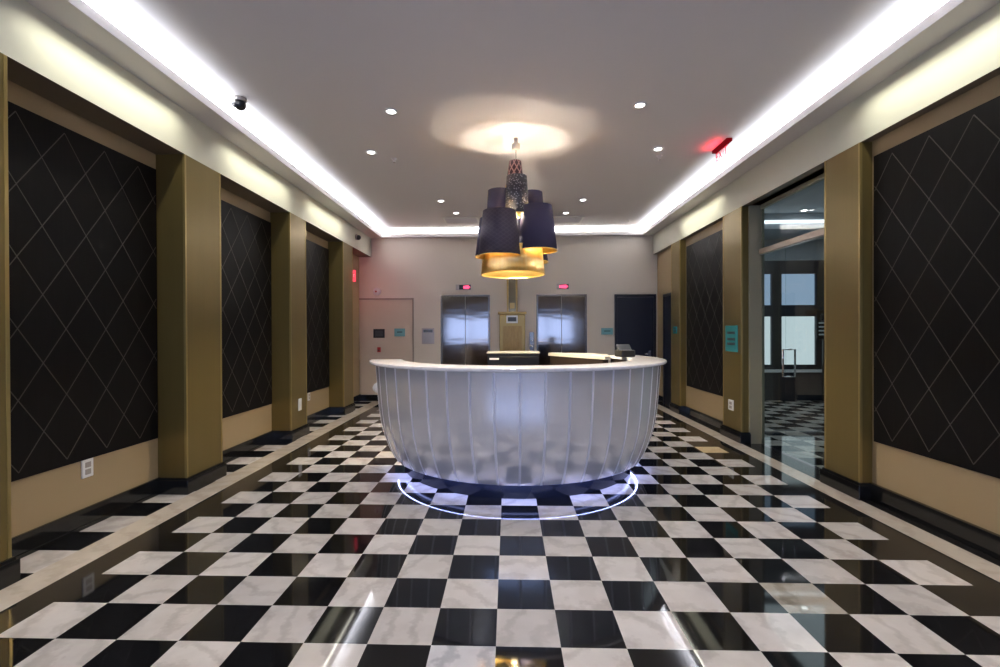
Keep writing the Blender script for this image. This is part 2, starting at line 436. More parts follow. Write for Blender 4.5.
# entrance glazing in the front wall
b = nb()
for k in range(6):
    x = -3.1 + k * 1.25
    box(b, x, x + 0.05, YF - 0.13, YF - 0.07, 0.95, 2.3)
box(b, -3.1, 3.2, YF - 0.13, YF - 0.07, 2.25, 2.3); box(b, -3.1, 3.2, YF - 0.13, YF - 0.07, 0.95, 1.0)
wf = struct('window_1', b, 'dark_frame'); obj('glass_pane', bx(-3.1, 3.2, YF - 0.105, YF - 0.095, 1.0, 2.25), 'clear_glass', wf)

# baseboards of the recesses
b = nb()
for a, c in BAYS_L + [(8.95, YB)]:
    box(b, -3.21, -3.185, a, c, 0, 0.15); box(b, -3.21, -3.178, a, c, 0, 0.03)
struct('baseboard_left', b, 'plinth_black', bevel=0.004)
b = nb()
for a, c in BAYS_R:
    box(b, 3.115, 3.15, a, c, 0, 0.15)
box(b, 3.115, 3.15, 9.02, 9.15, 0, 0.15); box(b, 3.115, 3.15, 9.76, YB, 0, 0.15)
struct('baseboard_right', b, 'plinth_black', bevel=0.004)
b = nb()
for a, c in ((-3.21, -1.5), (-0.35, 0.55), (1.73, 2.22)):
    box(b, a, c, YB - 0.025, YB, 0, 0.135)
struct('baseboard_back', b, 'plinth_black', bevel=0.004)

# ------------------------------------------------------------------ pillars


def pillar(side, y0, y1, label):
    s = -1 if side == 'L' else 1
    xf = XL if s < 0 else XR - 0.015
    xb = -3.21 if s < 0 else 3.15
    t = thing('pillar', label, 'pillar', ((xf + xb) / 2, (y0 + y1) / 2, 0), 'gold pillars along the ' + ('left' if s < 0 else 'right') + ' wall')
    cx, cyy = t.location.x, t.location.y; hy = (y1 - y0) / 2
    lo, hi = sorted((xf - cx, xb - cx)); top = ZV if s < 0 else ZV - 0.005
    obj('shaft', bx(lo, hi, -hy, hy, 0, top), 'gold_paint', t, 0.003)
    f = xf - cx
    for e in (-1, 1):
        yy = e * hy
        a, c = sorted((yy, yy - e * 0.018)); fx = sorted((f, f + s * 0.018))
        b = nb(); box(b, fx[0] - (0.004 if s > 0 else 0), fx[1] + (0.004 if s < 0 else 0), min(a, yy + e * 0.004), max(c, yy + e * 0.004), 0.146, top - 0.002)
        obj('corner_trim', b, 'gold_edge', t, 0.002)
    p = 0.03; pl, ph = sorted((f - s * p, xb - cx))
    b = nb(); box(b, pl, ph, -hy - p, hy + p, 0, 0.13)
    q = 0.018; pl, ph = sorted((f - s * q, xb - cx)); box(b, pl, ph, -hy - q, hy + q, 0.13, 0.147)
    obj('plinth', b, 'plinth_black', t, 0.004)
    return t


pillar('L', 2.20, 2.715, 'gold pillar at the left edge of the photo, nearest on the left wall')
pillar('L', 4.26, 4.80, 'gold pillar between the first and second dark panels of the left wall')
pillar('L', 6.36, 6.86, 'gold pillar with a white switch, between second and third left panels')
pillar('L', 8.43, 8.95, 'farthest gold pillar on the left wall, beside the back wall')
pillar('R', 4.24, 4.70, 'gold pillar between the near right panel and the glass entrance')
pillar('R', 6.34, 6.876, 'gold pillar with teal sign and outlet beyond the glass entrance')
pillar('R', 8.58, 9.02, 'farthest gold pillar on the right wall with small teal sign')
for sd, y0 in (('L', 0.1), ('R', 0.1)):
    pillar(sd, y0, y0 + 0.52, 'gold pillar behind the camera on the %s wall' % ('left' if sd == 'L' else 'right'))
pillar('R', 2.20, 2.70, 'gold pillar just outside the photo on the near right wall')

# ------------------------------------------------------------------ diamond panels


def wall_panel(side, y0, y1, yc, label):
    """Dark wood panel with an inlaid lattice of thin lines; lattice clipped to the inlay border."""
    s = -1 if side == 'L' else 1
    xw = -3.21 if s < 0 else 3.15
    x0, x1 = sorted((xw, xw - s * 0.02)); fx = xw - s * 0.0215
    b = nb(); box(b, x0, x1, y0, y1, 0.515, 2.955)
    zt, zb, dw, dh, lw = 2.91, 0.56, 0.3415, 0.47, 0.0028
    ya, yb_ = y0 + 0.012, y1 - 0.012

    def seg(p, q):
        (ya1, za1), (yb1, zb1) = p, q
        # clip in y
        if ya1 > yb1:
            (ya1, za1), (yb1, zb1) = (yb1, zb1), (ya1, za1)
        if yb1 <= ya or ya1 >= yb_:
            return
        if ya1 < ya:
            za1 += (zb1 - za1) * (ya - ya1) / (yb1 - ya1); ya1 = ya
        if yb1 > yb_:
            zb1 = za1 + (zb1 - za1) * (yb_ - ya1) / (yb1 - ya1); yb1 = yb_
        d = Vector((yb1 - ya1, zb1 - za1)).normalized(); nn = Vector((-d.y, d.x)) * lw
        pts = [(ya1 - nn.x, za1 - nn.y), (yb1 - nn.x, zb1 - nn.y), (yb1 + nn.x, zb1 + nn.y), (ya1 + nn.x, za1 + nn.y)]
        lo = [b.verts.new((xw - s * 0.019, u, v)) for u, v in pts]; hi = [b.verts.new((fx, u, v)) for u, v in pts]
        f = b.faces.new(hi); f.material_index = 1
        for k in range(4):
            f = b.faces.new([lo[k], lo[(k + 1) % 4], hi[(k + 1) % 4], hi[k]]); f.material_index = 1
    for c in range(-5, 6):
        yk = yc + (c + 0.5) * dw
        for r in range(5):
            zt_ = zt - r * dh
            for e in (-1, 1):
                seg((yk, zt_), (yk + e * dw / 2, zt_ - dh / 2)); seg((yk + e * dw / 2, zt_ - dh / 2), (yk, zt_ - dh))
    o = obj('wall_panel', b, ['panel_wood', 'panel_line']); centre(o)
    return tag(o, label, 'wall panel', 'dark diamond panels on the %s wall' % ('left' if s < 0 else 'right'))


wall_panel('L', 2.735, 4.24, 3.513, 'nearest dark panel with diamond lines on the left wall, above an outlet')
wall_panel('L', 4.82, 6.34, 5.58, 'middle of the three dark diamond panels on the left wall')
wall_panel('L', 6.88, 8.41, 7.645, 'farthest and narrowest looking dark diamond panel on the left wall')
wall_panel('R', 2.72, 4.20, 3.49, 'large dark panel with diamond lines at the right edge of the photo')
wall_panel('R', 6.90, 8.50, 7.70, 'small distant dark panel on the right wall beyond the glass entrance')
wall_panel('L', 0.65, 2.18, 1.41, 'dark diamond panel beside the camera on the left wall')
wall_panel('R', 0.65, 2.18, 1.41, 'dark diamond panel beside the camera on the right wall')

# ------------------------------------------------------------------ back wall: doors, lifts, mail chute, plates
yb = YB
# flush service door
b = nb(); box(b, -3.20, -2.06, yb - 0.012, yb, 0.14, 2.17)
d1 = struct('door_1', b, 'service_paint', bevel=0.002)
b = nb(); box(b, -2.055, -2.025, yb - 0.03, yb, 0, 2.215); box(b, -3.20, -2.055, yb - 0.03, yb, 2.18, 2.215)
obj('door_frame', b, 'frame_taupe', d1, 0.003)


def dark_door(name, x0, x1, handle_x):
    b = nb(); box(b, x0 + 0.05, x1 - 0.05, yb - 0.02, yb, 0.01, 2.2)
    d = struct(name, b, 'dark_door_paint', bevel=0.002)
    b = nb(); box(b, x0, x0 + 0.05, yb - 0.04, yb, 0, 2.26); box(b, x1 - 0.05, x1, yb - 0.04, yb, 0, 2.26); box(b, x0 + 0.05, x1 - 0.05, yb - 0.04, yb, 2.205, 2.26)
    obj('door_frame', b, 'dark_frame', d, 0.003)
    b = nb(); tube(b, [(handle_x, yb - 0.02, 1.0), (handle_x, yb - 0.07, 1.0), (handle_x - 0.12, yb - 0.07, 1.0)], 0.01); box(b, handle_x - 0.025, handle_x + 0.025, yb - 0.026, yb - 0.02, 0.93, 1.07)
    obj('door_handle', b, 'chrome', d)


dark_door('door_2', 2.25, 3.115, 2.98)
# dark door in the right wall, beyond the last pillar
b = nb(); box(b, 3.135, 3.15, 9.2, 9.71, 0.01, 2.17)
d3 = struct('door_3', b, 'dark_door_paint')
b = nb(); box(b, 3.12, 3.15, 9.15, 9.2, 0, 2.22); box(b, 3.12, 3.15, 9.71, 9.76, 0, 2.22); box(b, 3.12, 3.15, 9.2, 9.71, 2.17, 2.22)
obj('door_frame', b, 'dark_frame', d3, 0.003)


def lift(x0, x1, label):
    cx = (x0 + x1) / 2
    t = thing('elevator_door', label, 'elevator', (cx, yb, 0), 'pair of elevators')
    h = (x1 - x0) / 2
    b = nb(); box(b, -h - 0.02, -h + 0.015, -0.03, 0, 0, 2.27); box(b, h - 0.015, h + 0.02, -0.03, 0, 0, 2.27); box(b, -h + 0.015, h - 0.015, -0.03, 0, 2.235, 2.27)
    obj('door_frame', b, 'steel_frame', t, 0.004)
    for e in (-1, 1):
        a, c = sorted((e * 0.004, e * (h - 0.017)))
        obj('door_leaf', bx(a, c, -0.014, -0.002, 0.01, 2.233), 'steel', t, 0.002)
    obj('sill', bx(-h, h, -0.06, -0.03, 0, 0.012), 'steel_frame', t)
    return t


lift(-1.425, -0.41, 'left brushed steel elevator door between service door and mail chute')
lift(0.62, 1.645, 'right brushed steel elevator door between mail chute and dark door')


def indicator(x0, x1, label, lit):
    cx, w_ = (x0 + x1) / 2, (x1 - x0) / 2
    t = thing('floor_indicator', label, 'elevator indicator', (cx, yb, 2.375), 'lit floor indicators above the elevators')
    obj('plate', bx(-w_, w_, -0.02, 0, 0, 0.12), 'grey_plate', t, 0.003)
    obj('screen', bx(-w_ * 0.55, w_ - 0.01, -0.024, -0.0205, 0.012, 0.108), 'black_plastic', t)
    b = nb(); lo = lit
    prism(b, [], 0, 0) if False else None
    vs = [(lo, 0.03), (w_ - 0.06, 0.02), (w_ - 0.015, 0.06), (w_ - 0.06, 0.10), (lo, 0.09)]
    f1 = [b.verts.new((x, -0.0245, z)) for x, z in vs]; f2 = [b.verts.new((x, -0.027, z)) for x, z in vs]
    b.faces.new(f1); b.faces.new(f2[::-1])
    for k in range(5):
        b.faces.new([f1[k], f1[(k + 1) % 5], f2[(k + 1) % 5], f2[k]])
    obj('arrow', b, 'indicator_red', t, label='glowing red arrow light')


indicator(-1.12, -0.79, 'lit floor indicator above the left elevator', 0.0)
indicator(1.03, 1.29, 'lit floor indicator above the right elevator', -0.07)

# mail chute and box
t = thing('mail_chute', 'tall brass mail chute with letter box between the two elevators', 'mailbox', (0.085, yb, 0))
obj('mailbox_body', bx(-0.27, 0.27, -0.20, 0, 0.62, 1.84), 'brass', t, 0.012)
obj('cornice', bx(-0.30, 0.30, -0.23, 0, 1.84, 1.90), 'brass', t, 0.015)
b = nb(); box(b, -0.20, 0.20, -0.212, -0.2, 0.75, 1.60)
for k in range(5):
    box(b, -0.18 + k * 0.075, -0.145 + k * 0.075, -0.217, -0.212, 0.8, 1.55)
obj('mailbox_door', b, 'brass_dark', t, 0.003, 'dark brown brass grille door')
fr = obj('notice_frame', bx(-0.125, 0.115, -0.215, -0.2, 1.66, 1.82), 'white_plastic', t, 0.004)
obj('notice_card', bx(-0.095, 0.085, -0.219, -0.215, 1.695, 1.785), 'dark_grey_plastic', fr)
b = nb(); box(b, -0.115, -0.075, -0.12, 0, 1.90, 3.5); box(b, 0.075, 0.115, -0.12, 0, 1.90, 3.5)
obj('chute_rail', b, 'brass', t, 0.006)
obj('chute_glass', bx(-0.075, 0.075, -0.10, 0, 1.90, 3.5), 'brass_glass', t)
obj('lock_plate', bx(-0.05, 0.05, -0.125, -0.1, 1.97, 2.09), 'brass', t, 0.006)

# call station right of the mail box
t = thing('call_panel', 'narrow steel call panel left of the right elevator', 'call panel', (0.50, yb, 1.05))
obj('plate', bx(-0.05, 0.05, -0.015, 0, 0, 0.42), 'steel_frame', t, 0.003)
for z in (0.12, 0.24):
    b = nb(); disc_lathe(b, [(0, 0), (0.018, 0), (0.018, 0.01), (0, 0.01)], 16)
    bmesh.ops.rotate(b, verts=b.verts, cent=(0, 0, 0), matrix=Matrix.Rotation(pi / 2, 3, 'X')); bmesh.ops.translate(b, verts=b.verts, vec=(0, -0.015, z))
    obj('button', b, 'white_plastic', t)


def plaque(name, x0, x1, z0, z1, m, ink, lines, label, cat, inkm='dark_ink'):
    cx = (x0 + x1) / 2; w_ = (x1 - x0) / 2; h_ = z1 - z0
    t = thing(name, label, cat, (cx, yb, z0))
    obj('board', bx(-w_, w_, -0.012, 0, 0, h_), m, t, 0.002)
    b = nb()
    for k in range(lines):
        zz = h_ * (0.75 - 0.5 * k / max(1, lines - 1)) if lines > 1 else h_ * 0.55
        box(b, -w_ * ink, w_ * ink, -0.0135, -0.012, zz - h_ * 0.07, zz + h_ * 0.07)
    obj('lettering', b, inkm, t)
    return t


d_off = yb
for args in (('wall_sign', -2.90, -2.655, 1.36, 1.55, 'black_plastic', 0.7, 4, 'small black notice board on the pale service door', 'sign', 'dark_grey_plastic'),
             ('wall_sign', -2.445, -2.215, 1.39, 1.56, 'pale_teal_acrylic', 0.5, 1, 'pale teal rectangular sign on the service door', 'sign'),
             ('wall_sign', 1.97, 2.215, 1.41, 1.55, 'pale_teal_acrylic', 0.55, 1, 'pale teal sign between right elevator and dark door', 'sign')):
    t_ = plaque(*args)
    if args[1] < -2.06:
        t_.location.y = yb - 0.012
t = thing('fire_alarm_pull', 'small red fire alarm pull station under the black notice board', 'fire alarm', (-2.775, yb - 0.012, 1.055))
obj('case', bx(-0.035, 0.035, -0.04, 0, 0, 0.105), 'red_plastic', t, 0.004)
obj('pull_bar', bx(-0.022, 0.022, -0.052, -0.04, 0.03, 0.05), 'black_plastic', t, 0.002)
t = thing('directory_plate', 'grey metal plate on the wall left of the left elevator', 'wall plate', (-1.72, yb, 1.225))
obj('plate', bx(-0.135, 0.135, -0.015, 0, 0, 0.34), 'grey_plate', t, 0.003)
obj('upper_strip', bx(-0.10, 0.10, -0.02, -0.015, 0.25, 0.31), 'steel_frame', t, 0.002)
b = nb(); disc_lathe(b, [(0, 0), (0.085, 0), (0.085, 0.025), (0.06, 0.045), (0, 0.05)], 24)
t = thing('smoke_detector', 'round white detector on the back wall beside the red exit sign', 'smoke detector', (-2.82, yb, 2.355))
bmesh.ops.rotate(b, verts=b.verts, cent=(0, 0, 0), matrix=Matrix.Rotation(pi / 2, 3, 'X'))
obj('housing', b, 'white_plastic', t)
b = nb(); disc_lathe(b, [(0, 0), (0.02, 0), (0.02, 0.012), (0, 0.014)], 16)
bmesh.ops.rotate(b, verts=b.verts, cent=(0, 0, 0), matrix=Matrix.Rotation(pi / 2, 3, 'X')); bmesh.ops.translate(b, verts=b.verts, vec=(-0.01, -0.048, 0))
obj('lens', b, 'red_plastic', t)

# ------------------------------------------------------------------ signs, switches and outlets on the side walls
def side_plate(name, x, s, y0, y1, z0, z1, m, label, cat, kind):
    """Plate on a side surface; s = -1 on the left wall (faces +x), +1 on the right wall."""
    t = thing(name, label, cat, (x, (y0 + y1) / 2, z0))
    w_, h_ = (y1 - y0) / 2, z1 - z0
    a, c = sorted((0, -s * 0.012))
    obj('plate', bx(a, c, -w_, w_, 0, h_), m, t, 0.002)
    e = sorted((-s * 0.012, -s * 0.0145))
    b = nb()
    if kind == 'outlet':
        for z in (0.3, 0.68):
            box(b, e[0], e[1], -w_ * 0.5, w_ * 0.5, h_ * z - 0.02, h_ * z + 0.02)
        obj('socket', b, 'grey_plate', t)
    elif kind == 'switch':
        box(b, e[0], e[1], -w_ * 0.45, w_ * 0.45, h_ * 0.25, h_ * 0.75); obj('rocker', b, 'white_plastic', t)
    else:
        for z in (0.72, 0.48, 0.30):
            box(b, e[0], e[1], -w_ * 0.65, w_ * 0.65, h_ * z - h_ * 0.05, h_ * z + h_ * 0.05)
        obj('lettering', b, 'dark_ink', t)


side_plate('power_outlet', -3.21, -1, 3.475, 3.57, 0.375, 0.515, 'white_plastic', 'white power outlet under the nearest left diamond panel', 'outlet', 'outlet')
side_plate('power_outlet', -3.21, -1, 7.52, 7.60, 0.385, 0.51, 'white_plastic', 'white power outlet under the farthest left diamond panel', 'outlet', 'outlet')
side_plate('light_switch', XL, -1, 6.575, 6.665, 0.38, 0.545, 'white_plastic', 'white wall plate low on the second full pillar of the left wall', 'wall plate', 'switch')
side_plate('power_outlet', XR - 0.015, 1, 6.56, 6.70, 0.39, 0.53, 'white_plastic', 'white outlet low on the right pillar, below the teal sign', 'outlet', 'outlet')
side_plate('wall_sign', XR - 0.015, 1, 6.44, 6.78, 1.19, 1.545, 'teal_acrylic', 'large teal sign with dark lettering on the pillar beyond the glass entrance', 'sign', 'sign')
side_plate('wall_sign', XR - 0.015, 1, 8.72, 8.90, 1.43, 1.56, 'teal_acrylic', 'tiny teal sign on the farthest right pillar', 'sign', 'sign')

# ------------------------------------------------------------------ glass entrance on the right
GXP = 3.30
b = nb(); box(b, GXP - 0.012, GXP, 5.79, 6.308, 0.012, 2.46)
wg = struct('window_2', b, 'clear_glass')
b = nb(); box(b, GXP - 0.012, GXP + 0.012, 6.308, 6.325, 0, ZV); box(b, GXP - 0.03, GXP + 0.02, 4.715, 4.82, 0, ZV); box(b, GXP - 0.03, GXP + 0.02, 4.82, 6.31, 3.05, ZV)
obj('window_frame', b, 'jamb_grey', wg, 0.003)
obj('transom_bar', bx(GXP - 0.05, GXP + 0.03, 4.82, 6.308, 2.46, 2.53), 'beige_frame', wg, 0.003)
obj('transom_pane', bx(GXP - 0.012, GXP, 4.82, 6.308, 2.53, 3.05), 'clear_glass', wg)
b = nb(); box(b, GXP - 0.012, GXP, 4.83, 5.78, 0.012, 2.455)
dg = struct('door_4', b, 'clear_glass')
hb = nb()
for xx in (GXP - 0.075, GXP + 0.063):
    tube(hb, [(GXP - 0.006, 5.72, 0.93), (xx, 5.72, 0.93), (xx, 5.72, 1.25), (GXP - 0.006, 5.72, 1.25)], 0.011)
obj('door_handle', hb, 'chrome', dg)
b = nb(); box(b, GXP - 0.03, GXP + 0.018, 4.83, 4.95, 0, 0.08); box(b, GXP - 0.03, GXP + 0.018, 4.83, 4.95, 2.39, 2.455)
obj('pivot_patch', b, 'chrome', dg, 0.002)
# door side jambs (thickness of the wall)
struct('trim_6', bx(3.135, 3.33, 6.325, 6.345, 0, ZV), 'jamb_grey')

# ------------------------------------------------------------------ annex room seen through the glass
bm = nb()
YA0, YA1, XA0, XA1 = 3.2, 10.4, 3.33, 8.6
for i in range(0, 18):
    for j in range(0, 24):
        x0, x1 = XA0 + i * T, min(XA1, XA0 + (i + 1) * T); y0, y1 = YA0 + j * T, min(YA1, YA0 + (j + 1) * T)
        if x0 < x1 - 1e-3 and y0 < y1 - 1e-3:
            quad(x0, x1, y0, y1, (i + j) % 2)
me = bpy.data.meshes.new('floor_annex'); bm.to_mesh(me); bm.free()
at = me.attributes.new('slab', 'FLOAT_COLOR', 'CORNER')
for p in me.polygons:
    c = (random.random(), random.random(), random.random(), 1)
    for li in p.loop_indices:
        at.data[li].color = c
me.materials.append(MATS['white_marble']); me.materials.append(MATS['black_marble'])
fa = bpy.data.objects.new('floor', me); COL.objects.link(fa); fa['kind'] = 'structure'
struct('ceiling', bx(XA0, XA1, YA0, YA1, 3.72, 3.85), 'annex_paint')
struct('wall_right', bx(XA1, XA1 + 0.1, YA0, YA1, 0, 3.8), 'annex_paint')
struct('wall_front', bx(XA0, XA1, YA0 - 0.1, YA0, 0, 3.8), 'annex_paint')
struct('wall_back', bx(XA0, XA1 + 0.1, YA1, YA1 + 0.1, 0, 3.8), 'annex_paint')
# dark storefront with lit panes on the annex back wall
b = nb(); YW = 10.30
cols = [(3.9, 4.5), (4.75, 5.57), (5.78, 6.49), (6.80, 7.5), (7.7, 8.4)]
rows = [(0.76, 1.78), (2.02, 2.68)]
box(b, 3.5, 8.55, YW, YA1, 2.68, 2.96); box(b, 3.5, 8.55, YW, YA1, 1.78, 2.02); box(b, 3.5, 8.55, YW, YA1, 0, 0.60); box(b, 3.5, 8.55, YW, YA1, 0.66, 0.76)
xs = [3.5] + [v for c in cols for v in c] + [8.55]
for k in range(0, len(xs), 2):
    for z0, z1 in rows:
        box(b, xs[k], xs[k + 1], YW, YA1, z0, z1)
w3 = struct('window_3', b, 'annex_dark')
for c0, c1 in cols:
    obj('window_pane', bx(c0, c1, YW + 0.05, YW + 0.06, 2.02, 2.68), 'pane_blue', w3)
    obj('window_pane', bx(c0, c1, YW + 0.05, YW + 0.06, 0.76, 1.78), 'pane_white', w3)
obj('window_sill', bx(3.5, 8.55, YW - 0.06, YA1, 0.60, 0.66), 'white_sill', w3)
b = nb(); box(b, XA0, XA1, 9.3, YA1, 3.42, 3.72)
struct('trim_7', b, 'annex_paint')
tag(centre(obj('light_strip', bx(4.0, 8.2, 9.27, 9.298, 3.52, 3.58), 'annex_strip_glow')), 'long white light strip near the ceiling of the room behind the glass', 'light')
for x_, y_, lb in ((5.42, 8.25, 'round downlight in the ceiling of the room behind the glass, nearer one'), (5.52, 9.1, 'round downlight in the ceiling of the room behind the glass, farther one')):
    t = thing('downlight', lb, 'downlight', (x_, y_, 3.708))
    b = nb(); lathe(b, [(0.05, 0.004), (0.08, 0.0), (0.08, 0.012), (0.05, 0.012)], 24); obj('trim_ring', b, 'white_plastic', t)
    b = nb(); disc_lathe(b, [(0, 0.004), (0.05, 0.006), (0.05, 0.012), (0, 0.012)], 20); obj('lamp', b, 'downlight_glow', t)
# dark sign leaning beside the panes
t = thing('display_stand', 'dark display stand beside the bright pane in the room behind glass', 'display', (6.52, 10.1, 0.0))
obj('post', bx(-0.02, 0.02, -0.02, 0.02, 0, 1.3), 'black_plastic', t)
obj('board', bx(-0.14, 0.14, -0.015, 0.015, 1.3, 1.9), 'charcoal_laminate', t, 0.004)
b = nb()
for k in range(4):
    box(b, -0.11, 0.11 - 0.02 * k, -0.018, -0.0155, 1.38 + 0.08 * k, 1.41 + 0.08 * k)
obj('lettering', b, 'light_ink', t)
obj('foot', bx(-0.18, 0.18, -0.12, 0.12, 0, 0.02), 'black_plastic', t, 0.004)

# ------------------------------------------------------------------ reception desk
DX, DY = 0.085, 5.44
A0, A1 = -80.0, 114.0


def arc_shell(bm, prof, a0, a1, step=2.0, mi=0, smooth=True):
    """Sweep a closed profile [(r, z)] from angle a0 to a1 (deg, 0 = towards the camera, + = right)."""
    n = max(1, int(round((a1 - a0) / step))); rings = []
    for k in range(n + 1):
        a = radians(a0 + (a1 - a0) * k / n)
        rings.append([bm.verts.new((r * sin(a), -r * cos(a), z)) for r, z in prof])
    m = len(prof)
    for A, B in zip(rings, rings[1:]):
        for i in range(m):
            j = (i + 1) % m
            f = bm.faces.new([A[i], B[i], B[j], A[j]]); f.smooth = smooth; f.material_index = mi
    bm.faces.new(rings[0]).material_index = mi; bm.faces.new(rings[-1][::-1]).material_index = mi


desk = thing('reception_desk', 'curved silver ribbed reception desk with white marble top in the room centre', 'reception desk', (DX, DY, 0))
PROF = [(1.553, 1.137), (1.548, 1.05), (1.540, 0.94), (1.530, 0.80), (1.517, 0.66), (1.497, 0.52), (1.462, 0.39), (1.418, 0.27), (1.385, 0.20), (1.355, 0.150)]


def rad(z):
    for (r0, z0), (r1, z1) in zip(PROF, PROF[1:]):
        if z1 <= z <= z0:
            return r0 + (r1 - r0) * (z - z0) / (z1 - z0)
    return PROF[-1][0]


b = nb(); arc_shell(b, PROF + [(r - 0.03, z) for r, z in PROF[::-1]], A0, A1)
o = obj('front_panel', b, 'desk_silver', desk)
es = o.modifiers.new('edge', 'EDGE_SPLIT'); es.split_angle = radians(45)
top = [(1.60, 1.139), (1.612, 1.145), (1.616, 1.155), (1.612, 1.169), (1.60, 1.174), (1.275, 1.174), (1.268, 1.168), (1.268, 1.139)]
b = nb(); arc_shell(b, top, A0, A1)
o = obj('countertop', b, 'counter_marble', desk, label='white marble countertop'); es = o.modifiers.new('edge', 'EDGE_SPLIT'); es.split_angle = radians(35)
at = o.data.attributes.new('slab', 'FLOAT_COLOR', 'CORNER')
b = nb(); arc_shell(b, [(1.25, 0), (1.25, 0.175), (1.20, 0.175), (1.20, 0)], A0, A1)
o = obj('plinth', b, 'kick_black', desk); es = o.modifiers.new('edge', 'EDGE_SPLIT')
b = nb(); arc_shell(b, [(1.33, 0.165), (1.33, 0.178), (1.21, 0.178), (1.21, 0.165)], A0, A1)
obj('underside', b, 'kick_black', desk)
b = nb(); arc_shell(b, [(1.323, 0.153), (1.323, 0.163), (1.310, 0.163), (1.310, 0.153)], A0, A1)
obj('light_strip', b, 'led_blue', desk, label='glowing blue-white strip under the rim')
b = nb(); arc_shell(b, [(1.32, 0.18), (1.32, 1.139), (1.29, 1.139), (1.29, 0.18)], A0 + 0.4, A1 - 0.4)
obj('inner_wall', b, 'desk_inner', desk)
for aa in (A0, A1):
    b = nb(); pts = [(r - 0.005, z) for r, z in PROF] + [(1.29, 0.175), (1.29, 1.137)]
    e = 0.6 if aa == A0 else -0.6
    rings = []
    for a in (aa, aa + e):
        a = radians(a); rings.append([b.verts.new((r * sin(a), -r * cos(a), z)) for r, z in pts])
    b.faces.new(rings[0]); b.faces.new(rings[1][::-1])
    for i in range(len(pts)):
        j = (i + 1) % len(pts); b.faces.new([rings[0][i], rings[1][i], rings[1][j], rings[0][j]])
    obj('end_panel', b, 'desk_silver', desk)
k = math.ceil((A0 - 0.3) / 7.85)
while 7.85 * k + 0.3 < A1:
    a = radians(7.85 * k + 0.3); k += 1
    b = nb(); hw = 0.0125; tdir = Vector((cos(a), sin(a), 0)); rd = Vector((sin(a), -cos(a), 0)); prev = None
    for r, z in PROF:
        z = min(z, 1.136)
        ring = [b.verts.new(rd * (r - 0.002) - tdir * hw + Vector((0, 0, z))), b.verts.new(rd * (r + 0.003) - tdir * hw * 0.6 + Vector((0, 0, z))),
                b.verts.new(rd * (r + 0.003) + tdir * hw * 0.6 + Vector((0, 0, z))), b.verts.new(rd * (r - 0.002) + tdir * hw + Vector((0, 0, z)))]
        if prev:
            for i in range(4):
                b.faces.new([prev[i], prev[(i + 1) % 4], ring[(i + 1) % 4], ring[i]])
        else:
            b.faces.new(ring)
        prev = ring
    b.faces.new(prev[::-1])
    obj('rib', b, 'desk_rib', desk)
# return counter inside the arc, on the right
P = [(0.55, 6.62), (1.12, 5.58), (1.19, 5.62), (1.26, 6.1), (1.10, 6.55), (0.62, 6.72)]
P = [(x - DX, y - DY) for x, y in P]
b = nb(); prism(b, P, 1.14, 1.18); obj('return_worktop', b, 'cream_laminate', desk, 0.004, 'cream worktop of the wing')
cxp, cyp = sum(p[0] for p in P) / 6, sum(p[1] for p in P) / 6
b = nb(); prism(b, [(cxp + (x - cxp) * 0.93, cyp + (y - cyp) * 0.93) for x, y in P], 0, 1.14); obj('return_body', b, 'desk_inner', desk)
# back cabinet
t = thing('back_cabinet', 'low charcoal cabinet with thin cream top standing behind the desk', 'cabinet', (0.065, 7.05, 0))
obj('body', bx(-0.365, 0.375, -0.22, 0.25, 0.0, 1.165), 'charcoal_laminate', t, 0.004)
obj('worktop', bx(-0.375, 0.385, -0.235, 0.26, 1.165, 1.182), 'cream_laminate', t, 0.002)
for k in range(3):
    d = obj('drawer', bx(-0.345, 0.355, -0.235, -0.22, 0.1 + k * 0.35, 0.42 + k * 0.35), 'charcoal_laminate', t, 0.003)
    if k == 2:
        obj('label_strip', bx(-0.335, -0.20, -0.238, -0.235, 1.075, 1.10), 'white_plastic', d)
# terminal on the right arm
t = thing('card_terminal', 'small black terminal with tilted grey screen at the right end of the desk', 'terminal', (1.355, 5.60, 1.175), rotz=radians(20))
b = nb(); box(b, -0.09, 0.09, -0.08, 0.08, 0, 0.08); obj('base', b, 'black_plastic', t, 0.012)
b = nb(); box(b, -0.09, 0.09, -0.01, 0.01, 0, 0.085)
bmesh.ops.rotate(b, verts=b.verts, cent=(0, 0, 0), matrix=Matrix.Rotation(radians(-35), 3, 'X')); bmesh.ops.translate(b, verts=b.verts, vec=(0, 0.0, 0.07))
obj('screen', b, 'dark_grey_plastic', t, 0.006)
# small white rounded dispenser at the left end
t = thing('hand_dispenser', 'small white rounded dispenser on the left end of the desk', 'dispenser', (-1.44, 5.255, 0.80))
b = nb(); disc_lathe(b, [(0, 0), (0.035, 0.004), (0.062, 0.03), (0.068, 0.06), (0.05, 0.095), (0.02, 0.115), (0, 0.118)], 24); obj('body', b, 'white_plastic', t)
obj('nozzle', bx(-0.02, 0.02, -0.075, -0.05, 0.02, 0.045), 'white_plastic', t, 0.004)

# ------------------------------------------------------------------ pendant cluster
PX, PY = 0.045, 5.44
cl = thing('pendant_lamp', 'cluster of dark fabric lampshades with gold linings hanging over the desk', 'chandelier', (PX, PY, 0))


